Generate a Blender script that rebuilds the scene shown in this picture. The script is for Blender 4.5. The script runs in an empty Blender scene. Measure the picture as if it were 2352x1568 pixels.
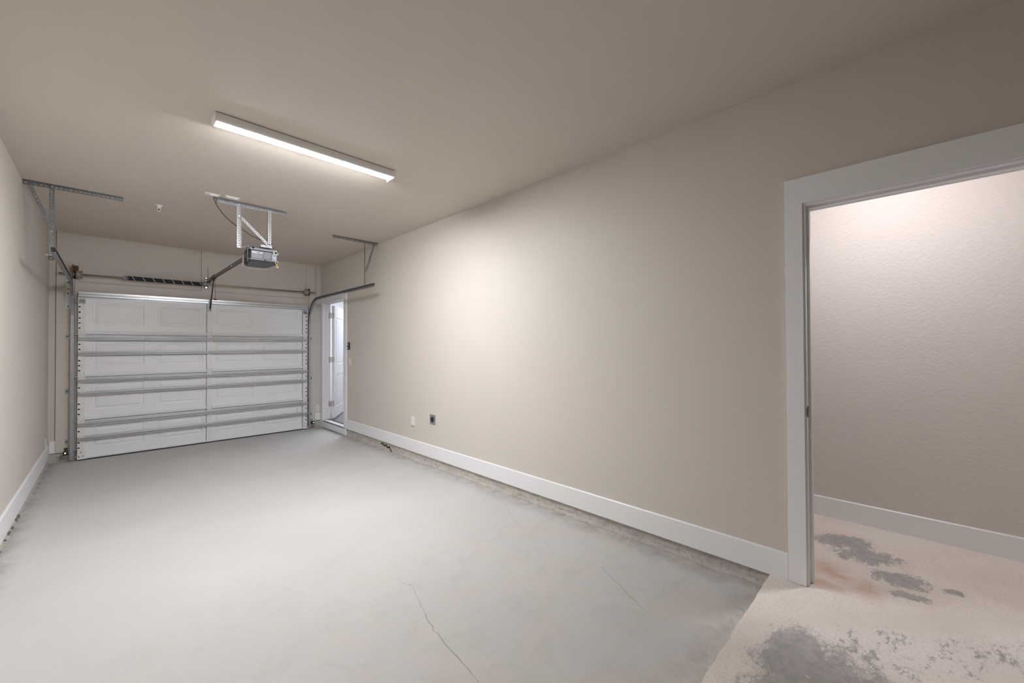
import bpy, math, random
from mathutils import Vector, Matrix
random.seed(7)
scene = bpy.context.scene
COL = scene.collection
PI = math.pi

# ------------------------------------------------------------------ dimensions
XL, XR, YW, ZC = -0.556, 2.7174, 7.667, 2.797
YE = 0.612                      # edge of the raised slab
XH = 3.935                      # far wall of the side hall
YDF = 7.617                     # inner skin of the garage door
WT = 0.125                      # wall thickness
YB = -3.0                       # wall behind the camera
def zf(y):                      # the garage slab falls gently towards the door
    return -0.090 - (y - YE) / (YW - YE) * 0.035

# ------------------------------------------------------------------ materials
def new_mat(name):
    m = bpy.data.materials.new(name); m.use_nodes = True
    nt = m.node_tree; b = nt.nodes['Principled BSDF']
    return m, nt, b
def N(nt, t, **k):
    n = nt.nodes.new(t)
    for a, v in k.items(): setattr(n, a, v)
    return n
def setin(n, **k):
    for a, v in k.items():
        n.inputs[a.replace('_', ' ')].default_value = v
def plain(name, col, rough=0.5, metal=0.0, spec=0.5, bump=0.0, bscale=200.0, var=0.0, vscale=8.0):
    m, nt, b = new_mat(name)
    b.inputs['Base Color'].default_value = (*col, 1)
    b.inputs['Roughness'].default_value = rough
    b.inputs['Metallic'].default_value = metal
    b.inputs['Specular IOR Level'].default_value = spec
    tc = N(nt, 'ShaderNodeTexCoord')
    if var > 0:
        no = N(nt, 'ShaderNodeTexNoise'); setin(no, Scale=vscale, Detail=4.0)
        nt.links.new(tc.outputs['Object'], no.inputs['Vector'])
        mx = N(nt, 'ShaderNodeMix', data_type='RGBA')
        mx.inputs[6].default_value = (*[c * (1 - var) for c in col], 1)
        mx.inputs[7].default_value = (*[min(1, c * (1 + var)) for c in col], 1)
        nt.links.new(no.outputs['Fac'], mx.inputs[0])
        nt.links.new(mx.outputs[2], b.inputs['Base Color'])
    if bump > 0:
        no = N(nt, 'ShaderNodeTexNoise'); setin(no, Scale=bscale, Detail=3.0)
        nt.links.new(tc.outputs['Object'], no.inputs['Vector'])
        bp = N(nt, 'ShaderNodeBump'); setin(bp, Strength=bump, Distance=0.002)
        nt.links.new(no.outputs['Fac'], bp.inputs['Height'])
        nt.links.new(bp.outputs['Normal'], b.inputs['Normal'])
    return m

def wall_paint(name, col, bump=0.35, scale=55.0, rough=0.55):
    m, nt, b = new_mat(name)
    tc = N(nt, 'ShaderNodeTexCoord')
    b.inputs['Roughness'].default_value = rough
    b.inputs['Specular IOR Level'].default_value = 0.3
    n1 = N(nt, 'ShaderNodeTexNoise'); setin(n1, Scale=1.3, Detail=3.0)
    nt.links.new(tc.outputs['Object'], n1.inputs['Vector'])
    mx = N(nt, 'ShaderNodeMix', data_type='RGBA')
    mx.inputs[6].default_value = (*[c * 0.975 for c in col], 1)
    mx.inputs[7].default_value = (*[c * 1.02 for c in col], 1)
    nt.links.new(n1.outputs['Fac'], mx.inputs[0])
    nt.links.new(mx.outputs[2], b.inputs['Base Color'])
    # orange-peel texture: flattened blobs
    vo = N(nt, 'ShaderNodeTexNoise'); setin(vo, Scale=scale, Detail=3.0, Roughness=0.5, Distortion=0.4)
    nt.links.new(tc.outputs['Object'], vo.inputs['Vector'])
    rp = N(nt, 'ShaderNodeValToRGB')
    rp.color_ramp.elements[0].position = 0.42; rp.color_ramp.elements[1].position = 0.62
    nt.links.new(vo.outputs['Fac'], rp.inputs['Fac'])
    bp = N(nt, 'ShaderNodeBump'); setin(bp, Strength=bump, Distance=0.0015)
    nt.links.new(rp.outputs['Color'], bp.inputs['Height'])
    nt.links.new(bp.outputs['Normal'], b.inputs['Normal'])
    return m

def ellipse_mask(nt, pos, blobs, sharp):
    """sum of soft ellipses (x, y, rx, ry, angle) in metres, highest wins"""
    last = None
    for (x, y, rx, ry, a) in blobs:
        mp = N(nt, 'ShaderNodeMapping', vector_type='TEXTURE')
        mp.inputs['Location'].default_value = (x, y, 0)
        mp.inputs['Rotation'].default_value = (0, 0, math.radians(a))
        mp.inputs['Scale'].default_value = (rx, ry, 1000.0)
        nt.links.new(pos, mp.inputs['Vector'])
        ln = N(nt, 'ShaderNodeVectorMath', operation='LENGTH')
        nt.links.new(mp.outputs['Vector'], ln.inputs[0])
        mr = N(nt, 'ShaderNodeMapRange'); setin(mr, From_Min=1.0 + sharp, From_Max=max(0.0, 1.0 - sharp), To_Min=0.0, To_Max=1.0)
        mr.interpolation_type = 'SMOOTHSTEP'
        nt.links.new(ln.outputs['Value'], mr.inputs['Value'])
        if last is None: last = mr.outputs['Result']
        else:
            mm = N(nt, 'ShaderNodeMath', operation='MAXIMUM')
            nt.links.new(last, mm.inputs[0]); nt.links.new(mr.outputs['Result'], mm.inputs[1])
            last = mm.outputs['Value']
    return last
def mixc(nt, fac, a, b_):
    mx = N(nt, 'ShaderNodeMix', data_type='RGBA')
    for s, v in ((6, a), (7, b_)):
        if isinstance(v, tuple): mx.inputs[s].default_value = (*v, 1)
        else: nt.links.new(v, mx.inputs[s])
    if isinstance(fac, (int, float)): mx.inputs[0].default_value = fac
    else: nt.links.new(fac, mx.inputs[0])
    return mx.outputs[2]
def noise(nt, vec, scale, detail=5.0, rough=0.55, dist=0.0, lo=0.0, hi=1.0):
    n = N(nt, 'ShaderNodeTexNoise'); setin(n, Scale=scale, Detail=detail, Roughness=rough, Distortion=dist)
    nt.links.new(vec, n.inputs['Vector'])
    if (lo, hi) == (0.0, 1.0): return n.outputs['Fac']
    mr = N(nt, 'ShaderNodeMapRange'); setin(mr, From_Min=lo, From_Max=hi)
    nt.links.new(n.outputs['Fac'], mr.inputs['Value'])
    return mr.outputs['Result']
def mul(nt, a, b_, op='MULTIPLY'):
    m = N(nt, 'ShaderNodeMath', operation=op)
    for i, v in enumerate((a, b_)):
        if isinstance(v, (int, float)): m.inputs[i].default_value = v
        else: nt.links.new(v, m.inputs[i])
    return m.outputs['Value']

def mat_garage_floor():
    m, nt, b = new_mat('painted_grey_concrete')
    tc = N(nt, 'ShaderNodeTexCoord'); P = tc.outputs['Object']
    c = mixc(nt, noise(nt, P, 0.9, 4, 0.5, 0.3, 0.35, 0.68), (0.535, 0.527, 0.520), (0.578, 0.572, 0.566))
    # faint sandy patches towards the raised slab
    near = ellipse_mask(nt, P, [(1.6, 1.2, 2.3, 1.6, 0)], 0.6)
    c = mixc(nt, mul(nt, mul(nt, near, noise(nt, P, 3.1, 7, 0.65, 0.5, 0.45, 0.62)), 0.40), c, (0.58, 0.53, 0.475))
    c = mixc(nt, mul(nt, mul(nt, near, noise(nt, P, 6.0, 8, 0.7, 0.8, 0.50, 0.60)), 0.22), c, (0.42, 0.40, 0.38))
    c = mixc(nt, mul(nt, mul(nt, near, noise(nt, P, 130, 5, 0.7, 0.0, 0.35, 0.7)), 0.35), c, (0.49, 0.47, 0.445))
    # specks
    c = mixc(nt, mul(nt, noise(nt, P, 45, 2, 0.5, 0, 0.775, 0.80), 0.5), c, (0.12, 0.10, 0.09))
    # dirt along both curbs and along the slab edge
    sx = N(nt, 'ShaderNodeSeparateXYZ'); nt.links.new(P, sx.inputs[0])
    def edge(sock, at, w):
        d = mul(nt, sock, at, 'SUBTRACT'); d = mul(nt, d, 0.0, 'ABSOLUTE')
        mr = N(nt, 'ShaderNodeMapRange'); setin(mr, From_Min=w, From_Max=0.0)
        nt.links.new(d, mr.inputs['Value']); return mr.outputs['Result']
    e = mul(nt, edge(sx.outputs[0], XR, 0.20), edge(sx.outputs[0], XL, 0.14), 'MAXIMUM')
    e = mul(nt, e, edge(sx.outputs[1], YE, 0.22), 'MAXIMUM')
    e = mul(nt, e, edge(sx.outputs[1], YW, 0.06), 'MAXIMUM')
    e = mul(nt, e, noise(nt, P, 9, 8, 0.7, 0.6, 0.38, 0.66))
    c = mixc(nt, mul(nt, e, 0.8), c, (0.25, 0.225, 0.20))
    nt.links.new(c, b.inputs['Base Color'])
    b.inputs['Specular IOR Level'].default_value = 0.28
    r = mixc(nt, noise(nt, P, 5, 4, 0.5, 0, 0.3, 0.7), (0.52,) * 3, (0.66,) * 3)
    nt.links.new(r, b.inputs['Roughness'])
    h = noise(nt, P, 150, 6, 0.7)
    bp = N(nt, 'ShaderNodeBump'); setin(bp, Strength=0.35, Distance=0.0015)
    nt.links.new(h, bp.inputs['Height']); nt.links.new(bp.outputs['Normal'], b.inputs['Normal'])
    return m
def mat_landing():
    m, nt, b = new_mat('bare_pinkish_concrete')
    tc = N(nt, 'ShaderNodeTexCoord'); P = tc.outputs['Object']
    c = mixc(nt, noise(nt, P, 2.2, 6, 0.6, 0.5, 0.35, 0.65), (0.78, 0.705, 0.645), (0.86, 0.81, 0.76))
    c = mixc(nt, mul(nt, noise(nt, P, 75, 6, 0.7, 0.2, 0.48, 0.66), 0.45), c, (0.55, 0.495, 0.45))
    # rust-coloured stain beside the jamb
    rs = ellipse_mask(nt, P, [(2.99, 0.34, 0.14, 0.09, 60), (2.80, 0.42, 0.05, 0.12, 0), (2.92, 0.22, 0.12, 0.06, 20)], 0.75)
    c = mixc(nt, mul(nt, mul(nt, rs, noise(nt, P, 9, 6, 0.6, 0.4, 0.25, 0.6)), 0.9), c, (0.66, 0.47, 0.345))
    # smooth yellowish trowel streak
    st = ellipse_mask(nt, P, [(2.72, 0.02, 0.62, 0.07, -47)], 0.5)
    c = mixc(nt, mul(nt, st, 0.55), c, (0.74, 0.70, 0.60))
    # worn grey patches where the skim coat is gone
    M1 = ellipse_mask(nt, P, [(3.50, 0.36, 0.20, 0.13, 125), (3.36, 0.22, 0.20, 0.13, 125), (3.15, 0.08, 0.15, 0.10, 115), (2.98, 0.03, 0.11, 0.05, 100), (3.19, -0.12, 0.07, 0.04, 120)], 0.85)
    M3 = ellipse_mask(nt, P, [(2.02, 0.36, 0.30, 0.13, 5), (1.75, 0.24, 0.50, 0.26, 0)], 0.7)
    M4 = ellipse_mask(nt, P, [(2.32, 0.16, 0.50, 0.20, -42), (2.62, -0.18, 0.5, 0.14, -42)], 0.8)
    mp = N(nt, 'ShaderNodeMapping'); mp.inputs['Rotation'].default_value = (0, 0, math.radians(45)); mp.inputs['Scale'].default_value = (1.0, 1.9, 1)
    nt.links.new(P, mp.inputs['Vector'])
    big = noise(nt, mp.outputs['Vector'], 7, 3, 0.5, 0.5)
    fine = noise(nt, mp.outputs['Vector'], 30, 12, 0.82, 0.35)
    rough_n = mul(nt, mul(nt, big, 0.45), mul(nt, fine, 0.85), 'ADD')      # centred near 0.65
    def thresh(mask, lo, hi, gain=0.5):
        s = mul(nt, mul(nt, mask, gain), rough_n, 'ADD')
        mr = N(nt, 'ShaderNodeMapRange'); setin(mr, From_Min=lo, From_Max=hi)
        nt.links.new(s, mr.inputs['Value']); return mr.outputs['Result']
    g = thresh(M1, 0.90, 0.97, 0.42)
    g = mul(nt, g, thresh(M3, 0.86, 0.98, 0.50), 'MAXIMUM')
    g = mul(nt, g, thresh(M4, 0.90, 0.95, 0.24), 'MAXIMUM')
    pale = mul(nt, mul(nt, M4, M3, 'MAXIMUM'), noise(nt, mp.outputs['Vector'], 60, 6, 0.7, 0.3, 0.42, 0.6))
    c = mixc(nt, mul(nt, pale, 0.5), c, (0.80, 0.765, 0.74))
    grey = mixc(nt, noise(nt, P, 22, 8, 0.7, 0.2, 0.35, 0.7), (0.33, 0.325, 0.32), (0.51, 0.50, 0.49))
    c = mixc(nt, mul(nt, g, 0.9), c, grey)
    # pale specks and lumps of paint
    sp = noise(nt, P, 30, 2, 0.5, 0, 0.735, 0.76)
    c = mixc(nt, mul(nt, sp, 0.8), c, (0.82, 0.79, 0.76))
    # dark pock marks
    pk = noise(nt, mp.outputs['Vector'], 24, 5, 0.6, 0.5, 0.70, 0.74)
    c = mixc(nt, mul(nt, pk, 0.6), c, (0.24, 0.20, 0.18))
    nt.links.new(c, b.inputs['Base Color'])
    b.inputs['Roughness'].default_value = 0.7; b.inputs['Specular IOR Level'].default_value = 0.25
    h = mul(nt, noise(nt, P, 70, 8, 0.75), mul(nt, g, -0.25), 'ADD')
    bp = N(nt, 'ShaderNodeBump'); setin(bp, Strength=0.5, Distance=0.003)
    nt.links.new(h, bp.inputs['Height']); nt.links.new(bp.outputs['Normal'], b.inputs['Normal'])
    return m
def mat_curb():
    m, nt, b = new_mat('rough_cast_concrete')
    tc = N(nt, 'ShaderNodeTexCoord'); P = tc.outputs['Object']
    c = mixc(nt, noise(nt, P, 7, 8, 0.7, 0.4, 0.35, 0.65), (0.50, 0.465, 0.42), (0.63, 0.59, 0.545))
    c = mixc(nt, mul(nt, noise(nt, P, 38, 8, 0.75, 0.3, 0.52, 0.66), 0.55), c, (0.19, 0.17, 0.145))
    nt.links.new(c, b.inputs['Base Color']); b.inputs['Roughness'].default_value = 0.85
    bp = N(nt, 'ShaderNodeBump'); setin(bp, Strength=0.9, Distance=0.008)
    nt.links.new(noise(nt, P, 42, 8, 0.75), bp.inputs['Height']); nt.links.new(bp.outputs['Normal'], b.inputs['Normal'])
    return m
def mat_galv(name, c0, c1, rough=0.42, metal=0.75):
    m, nt, b = new_mat(name)
    tc = N(nt, 'ShaderNodeTexCoord'); P = tc.outputs['Object']
    v = N(nt, 'ShaderNodeTexVoronoi'); setin(v, Scale=70.0); nt.links.new(P, v.inputs['Vector'])
    sp = N(nt, 'ShaderNodeSeparateColor'); nt.links.new(v.outputs['Color'], sp.inputs[0])
    c = mixc(nt, sp.outputs[0], c0, c1)
    nt.links.new(c, b.inputs['Base Color'])
    b.inputs['Metallic'].default_value = metal; b.inputs['Roughness'].default_value = rough
    return m
def emis(name, col, s):
    m, nt, b = new_mat(name)
    b.inputs['Base Color'].default_value = (0.9, 0.9, 0.9, 1)
    b.inputs['Emission Color'].default_value = (*col, 1); b.inputs['Emission Strength'].default_value = s
    return m

WALLC = (0.655, 0.610, 0.560)
M_wall = wall_paint('beige_wall_paint', WALLC, 0.18, 60)
M_hall = wall_paint('hall_wall_paint', (0.69, 0.65, 0.62), 0.42, 52)
M_ceil = wall_paint('ceiling_paint', (0.635, 0.570, 0.512), 0.15, 50)
M_doorwall = wall_paint('door_wall_paint', WALLC, 0.12, 60)
M_rear = plain('light_absorbing_dark', (0.10, 0.085, 0.075), 0.7, var=0.2, vscale=3)  # dark finish invented for the unseen end wall, to absorb light
M_white = plain('white_trim_paint', (0.85, 0.86, 0.88), 0.38, bump=0.05, bscale=40)
M_brightwhite = plain('bright_white_paint', (0.82, 0.82, 0.83), 0.4)
M_floor = mat_garage_floor()
M_land = mat_landing()
M_curb = mat_curb()
M_crack = plain('dark_crack', (0.23, 0.20, 0.18), 0.9)  # dark tone of the slab cracks and the left curb dirt
M_dark = plain('dark_gap', (0.02, 0.018, 0.016), 0.8)
M_rubber = plain('black_rubber', (0.025, 0.025, 0.025), 0.6)
M_hole = plain('dark_hole', (0.012, 0.012, 0.012), 0.9)
M_skin = plain('white_steel_door_skin', (0.86, 0.88, 0.90), 0.42, spec=0.5, var=0.03, vscale=3)
M_galv = mat_galv('galvanised_steel', (0.38, 0.39, 0.40), (0.50, 0.51, 0.52), 0.40, 0.7)
M_strut = plain('bright_galvanised_strut', (0.60, 0.61, 0.625), 0.30, 0.7)
M_stile = mat_galv('dull_galvanised_stile', (0.80, 0.80, 0.80), (0.86, 0.86, 0.86), 0.5, 0.05)
M_angle = mat_galv('perforated_angle_steel', (0.20, 0.21, 0.22), (0.28, 0.29, 0.30), 0.45, 0.7)
M_track = mat_galv('track_steel', (0.30, 0.30, 0.31), (0.42, 0.42, 0.43), 0.38, 0.85)
M_bolt = plain('zinc_bolt', (0.75, 0.75, 0.76), 0.25, 0.9)
M_hanger = mat_galv('pale_perforated_strap', (0.33, 0.33, 0.35), (0.40, 0.40, 0.42), 0.5, 0.25)
M_shaft = plain('shaft_steel', (0.42, 0.37, 0.32), 0.4, 0.6)
M_spring = plain('black_spring_steel', (0.028, 0.03, 0.032), 0.35, 0.6)
M_stripe = plain('white_stencil_paint', (0.6, 0.6, 0.62), 0.6)
M_rust = plain('rusty_bracket', (0.14, 0.085, 0.045), 0.75, 0.2, var=0.35, vscale=40)
M_drum = plain('cast_aluminium', (0.36, 0.33, 0.31), 0.5, 0.5)
M_rail = mat_galv('grey_rail', (0.20, 0.20, 0.21), (0.27, 0.27, 0.28), 0.4, 0.6)
M_blk = plain('black_plastic', (0.02, 0.02, 0.022), 0.4)
M_house = plain('dark_grey_housing', (0.034, 0.032, 0.040), 0.4)
M_house2 = plain('grey_housing_band', (0.15, 0.15, 0.18), 0.4)
M_side = plain('black_side_vent', (0.018, 0.018, 0.015), 0.5)
M_lens = plain('frosted_lens', (0.80, 0.76, 0.71), 0.35)
M_label = plain('silver_label', (0.44, 0.45, 0.49), 0.4)
M_lblue = plain('pale_wiring_panel', (0.32, 0.34, 0.43), 0.45)
M_cord = plain('black_cord', (0.018, 0.014, 0.012), 0.5)
M_red = plain('red_plastic', (0.30, 0.02, 0.03), 0.45)
M_wire = plain('white_wire', (0.75, 0.73, 0.70), 0.4)
M_yellow = plain('yellow_wire', (0.80, 0.62, 0.25), 0.4)
M_plate = plain('white_plastic', (0.78, 0.775, 0.76), 0.35)
M_bplate = plain('stainless_plate', (0.33, 0.36, 0.36), 0.4, 0.5)
M_hinge = plain('satin_nickel', (0.50, 0.46, 0.43), 0.35, 0.8)
M_bronze = plain('dark_strike_metal', (0.16, 0.14, 0.12), 0.4, 0.8)
M_amber = emis('amber_indicator', (1.0, 0.72, 0.15), 4.0)
M_green = emis('green_indicator', (0.1, 1.0, 0.65), 5.0)
M_blue = plain('translucent_blue_lens', (0.30, 0.35, 0.62), 0.3)
M_tube = emis('led_diffuser', (0.975, 0.985, 1.005), 222.0)
M_hlamp = emis('hall_lamp_diffuser', (1.0, 0.965, 0.995), 510.0)
M_vinyl = plain('grey_plank_floor', (0.22, 0.19, 0.20), 0.45, var=0.3, vscale=6)
M_fixture = plain('white_fixture_body', (0.86, 0.86, 0.86), 0.45)

# ------------------------------------------------------------------ mesh builder
class MB:
    def __init__(s): s.v = []; s.f = []; s.m = []
    def add(s, vs, fs, mi=0):
        o = len(s.v); s.v += [tuple(v) for v in vs]
        s.f += [tuple(o + i for i in f) for f in fs]; s.m += [mi] * len(fs); return s
    def box(s, x0, x1, y0, y1, z0, z1, mi=0, bev=0.0):
        if x0 > x1: x0, x1 = x1, x0
        if y0 > y1: y0, y1 = y1, y0
        if z0 > z1: z0, z1 = z1, z0
        vs = [(x, y, z) for z in (z0, z1) for y in (y0, y1) for x in (x0, x1)]
        fs = [(0, 2, 3, 1), (4, 5, 7, 6), (0, 1, 5, 4), (2, 6, 7, 3), (0, 4, 6, 2), (1, 3, 7, 5)]
        return s.add(vs, fs, mi)
    def quad(s, a, b, c, d, mi=0): return s.add([a, b, c, d], [(0, 1, 2, 3)], mi)
    def prism(s, prof, axis, a, b, mi=0):
        """prof: 2-D outline; axis 0: (y,z) extruded in x, 1: (x,z) in y, 2: (x,y) in z"""
        def P(p, t):
            return ((t, p[0], p[1]), (p[0], t, p[1]), (p[0], p[1], t))[axis]
        n = len(prof)
        vs = [P(p, a) for p in prof] + [P(p, b) for p in prof]
        fs = [tuple(range(n))[::-1], tuple(range(n, 2 * n))]
        fs += [(i, (i + 1) % n, n + (i + 1) % n, n + i) for i in range(n)]
        return s.add(vs, fs, mi)
    def tube(s, pts, r, n=10, mi=0, caps=True):
        pts = [Vector(p) for p in pts]; rs = r if isinstance(r, (list, tuple)) else [r] * len(pts)
        vs = []; fs = []; ref = None
        for i, p in enumerate(pts):
            d = (pts[min(i + 1, len(pts) - 1)] - pts[max(i - 1, 0)]).normalized()
            if ref is None:
                ref = d.orthogonal().normalized()
            ref = (ref - d * ref.dot(d))
            ref = ref.normalized() if ref.length > 1e-6 else d.orthogonal().normalized()
            q = d.cross(ref)
            for k in range(n):
                a = 2 * PI * k / n
                vs.append(p + (ref * math.cos(a) + q * math.sin(a)) * rs[i])
        for i in range(len(pts) - 1):
            for k in range(n):
                fs.append((i * n + k, i * n + (k + 1) % n, (i + 1) * n + (k + 1) % n, (i + 1) * n + k))
        if caps:
            fs.append(tuple(range(n))[::-1]); fs.append(tuple(range((len(pts) - 1) * n, len(pts) * n)))
        return s.add(vs, fs, mi)
    def bar(s, a, b, w, h, up=(0, 0, 1), mi=0):
        """rectangular bar from a to b; w across, h along up"""
        a = Vector(a); b = Vector(b); d = (b - a).normalized()
        u = Vector(up); u = (u - d * u.dot(d)).normalized(); q = d.cross(u)
        vs = []
        for p in (a, b):
            for (i, j) in ((-1, -1), (1, -1), (1, 1), (-1, 1)):
                vs.append(p + q * (i * w / 2) + u * (j * h / 2))
        fs = [(3, 2, 1, 0), (4, 5, 6, 7), (0, 1, 5, 4), (1, 2, 6, 5), (2, 3, 7, 6), (3, 0, 4, 7)]
        return s.add(vs, fs, mi)
    def perf(s, a, b, wdir, w, pitch=0.03, hole=0.011, th=0.002, mi=0):
        """a perforated strip with real holes: runs a->b, spreads by w along wdir, both skins and rims"""
        a = Vector(a); b = Vector(b); L = (b - a).length; d = (b - a) / L
        u = Vector(wdir); u = (u - d * u.dot(d)).normalized(); nn = d.cross(u) * (th / 2)
        n = max(1, int(L / pitch)); ts = [0.0]; off = (L - n * pitch) / 2
        cells = []
        for i in range(n):
            c = off + (i + 0.5) * pitch
            ts += [c - hole * 0.75, c + hole * 0.75]
        ts.append(L)
        ws = [0.0, w / 2 - hole / 2, w / 2 + hole / 2, w]
        idx = {}; vs = []
        for sgn in (-1, 1):
            for i, t in enumerate(ts):
                for j, x in enumerate(ws):
                    idx[(sgn, i, j)] = len(vs); vs.append(a + d * t + u * x + nn * sgn)
        fs = []
        for i in range(len(ts) - 1):
            for j in range(3):
                if j == 1 and i % 2 == 1:
                    for (p, q) in (((i, j), (i + 1, j)), ((i + 1, j), (i + 1, j + 1)), ((i + 1, j + 1), (i, j + 1)), ((i, j + 1), (i, j))):
                        fs.append((idx[(-1, *p)], idx[(-1, *q)], idx[(1, *q)], idx[(1, *p)]))
                    continue
                for sgn in (-1, 1):
                    q = (idx[(sgn, i, j)], idx[(sgn, i + 1, j)], idx[(sgn, i + 1, j + 1)], idx[(sgn, i, j + 1)])
                    fs.append(q if sgn > 0 else q[::-1])
        m_ = len(ts) - 1
        for i in range(m_):
            for j in (0, 3):
                fs.append((idx[(-1, i, j)], idx[(-1, i + 1, j)], idx[(1, i + 1, j)], idx[(1, i, j)]))
        for i in (0, m_):
            for j in range(3):
                fs.append((idx[(-1, i, j)], idx[(-1, i, j + 1)], idx[(1, i, j + 1)], idx[(1, i, j)]))
        return s.add(vs, fs, mi)
    def lathe(s, prof, c, n=24, axis=2, mi=0):
        """prof: list of (r, h) around an axis through c"""
        c = Vector(c); vs = []; fs = []
        for (r, h) in prof:
            for k in range(n):
                a = 2 * PI * k / n; p = [r * math.cos(a), r * math.sin(a)]
                p.insert(axis, h); vs.append(c + Vector(p))
        for i in range(len(prof) - 1):
            for k in range(n):
                fs.append((i * n + k, i * n + (k + 1) % n, (i + 1) * n + (k + 1) % n, (i + 1) * n + k))
        fs.append(tuple(range(n))[::-1]); fs.append(tuple(range((len(prof) - 1) * n, len(prof) * n)))
        return s.add(vs, fs, mi)

def world_loc(o):
    p = Vector((0, 0, 0))
    while o is not None: p += o.location; o = o.parent
    return p
def obj(name, mb, mats, parent=None, smooth=False, bevel=0.0, label=None, seg=2):
    """vertices are given in world metres; the object sits in the middle of its own geometry"""
    me = bpy.data.meshes.new(name)
    base = world_loc(parent) if parent else Vector((0, 0, 0))
    if parent is None: org = Vector((0, 0, 0))
    else:
        n = len(mb.v); org = Vector([sum(v[i] for v in mb.v) / n for i in range(3)])
    me.from_pydata([tuple(Vector(v) - org) for v in mb.v], [], mb.f)
    if not isinstance(mats, (list, tuple)): mats = [mats]
    for m in mats: me.materials.append(m)
    me.polygons.foreach_set('material_index', mb.m)
    if smooth: me.polygons.foreach_set('use_smooth', [True] * len(me.polygons))
    me.update()
    import bmesh
    bm = bmesh.new(); bm.from_mesh(me); bmesh.ops.recalc_face_normals(bm, faces=bm.faces); bm.to_mesh(me); bm.free()
    o = bpy.data.objects.new(name, me); COL.objects.link(o)
    if parent is not None:
        o.parent = parent
    o.location = org - base
    if bevel > 0:
        md = o.modifiers.new('bevel', 'BEVEL'); md.width = bevel; md.segments = seg; md.limit_method = 'ANGLE'
        md.angle_limit = math.radians(40)
    if label: o['label'] = label
    return o
def thing(name, loc, label, cat, group=None):
    o = bpy.data.objects.new(name, None); COL.objects.link(o); o.location = loc; o.empty_display_size = 0.1
    o['label'] = label; o['category'] = cat
    if group: o['group'] = group
    return o
def tag(o, label, cat, group=None):
    o['label'] = label; o['category'] = cat
    if group: o['group'] = group
    return o
def struct(name, mb, mats, label, cat, **k):
    o = obj(name, mb, mats, **k); o['kind'] = 'structure'; o['label'] = label; o['category'] = cat; return o
def sthing(name, loc, label, cat):
    o = thing(name, loc, label, cat); o['kind'] = 'structure'; return o

# ------------------------------------------------------------------ the setting: floors
def noise1(x, seed=0):
    r = 0
    for k, a in ((7.1, 1), (17.3, .5), (41.7, .3), (97.0, .2)):
        r += a * math.sin(k * x + seed * 1.7 + k)
    return r / 2
mb = MB()
nx, ny = 22, 48
xs = [XL - 0.1 + (XR - XL + 0.2) * i / nx for i in range(nx + 1)]
ys = [YE - 0.1 + (YW + 0.25 - YE + 0.1) * j / ny for j in range(ny + 1)]
vs = [(x, y, zf(max(YE, y))) for y in ys for x in xs]
fs = [(j * (nx + 1) + i, j * (nx + 1) + i + 1, (j + 1) * (nx + 1) + i + 1, (j + 1) * (nx + 1) + i) for j in range(ny) for i in range(nx)]
mb.add(vs, fs)
# hairline cracks: ribbons that wander over the slab
def crack(path, w, seed):
    rnd = random.Random(seed); pts = []
    for (a, b) in zip(path[:-1], path[1:]):
        n = max(3, int(math.dist(a, b) / 0.03))
        for k in range(n):
            t = k / n
            pts.append((a[0] + (b[0] - a[0]) * t + rnd.uniform(-.008, .008), a[1] + (b[1] - a[1]) * t + rnd.uniform(-.006, .006)))
    pts.append(path[-1])
    prev = None
    for i, p in enumerate(pts):
        q = pts[min(i + 1, len(pts) - 1)]; r = pts[max(i - 1, 0)]
        dx, dy = q[0] - r[0], q[1] - r[1]; L = math.hypot(dx, dy) or 1
        ww = w * rnd.uniform(0.35, 1.2) / 2 * min(1, 4 * min(i, len(pts) - 1 - i) / len(pts) + .15)
        a = (p[0] - dy / L * ww, p[1] + dx / L * ww, zf(p[1]) + 0.0006); b = (p[0] + dy / L * ww, p[1] - dx / L * ww, zf(p[1]) + 0.0006)
        if prev: mb.quad(prev[0], prev[1], b, a, 1)
        prev = (a, b)
crack([(2.62, 2.93), (2.52, 2.62), (2.36, 2.38), (2.28, 2.17)], 0.0022, 1)
crack([(2.26, 1.50), (2.20, 1.38), (2.08, 1.14), (2.0, 0.98)], 0.0026, 2)
crack([(1.24, 2.30), (1.27, 2.12), (1.20, 1.90), (1.15, 1.72), (1.135, 1.58), (1.10, 1.30), (1.02, 1.10)], 0.0030, 3)
crack([(2.50, 0.99), (2.30, 1.06), (2.18, 1.02)], 0.0012, 5)
struct('floor', mb, [M_floor, M_crack], 'grey painted concrete garage slab with hairline cracks', 'floor')

mb = MB()   # raised slab: an irregular cast edge, carried on through the doorway into the hall
n = 90; top = []
for i in range(n + 1):
    x = XL - 0.02 + (XR + 0.0 - XL + 0.02) * i / n
    top.append((x, YE + 0.0022 * noise1(x * 2.3, 2) + (random.uniform(-.0025, .0025))))
vs = [(x, y, 0) for (x, y) in top] + [(x, y + 0.004 + 0.004 * noise1(x * 5, 4), -0.012) for (x, y) in top] + [(x, y + 0.007, -0.14) for (x, y) in top] + [(x, YB - 0.1, 0) for (x, y) in top]
m_ = n + 1
fs = []
for i in range(n):
    fs += [(i, i + 1, m_ + i + 1, m_ + i), (m_ + i, m_ + i + 1, 2 * m_ + i + 1, 2 * m_ + i), (3 * m_ + i, 3 * m_ + i + 1, i + 1, i)]
mb.add(vs, fs)
mb.quad((XR, YB - 0.1, 0), (XH + 0.1, YB - 0.1, 0), (XH + 0.1, 3.2, 0), (XR, 3.2, 0))
struct('floor_landing', mb, M_land, 'raised bare concrete slab with worn grey patches in front of the hall doorway', 'floor')

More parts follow.
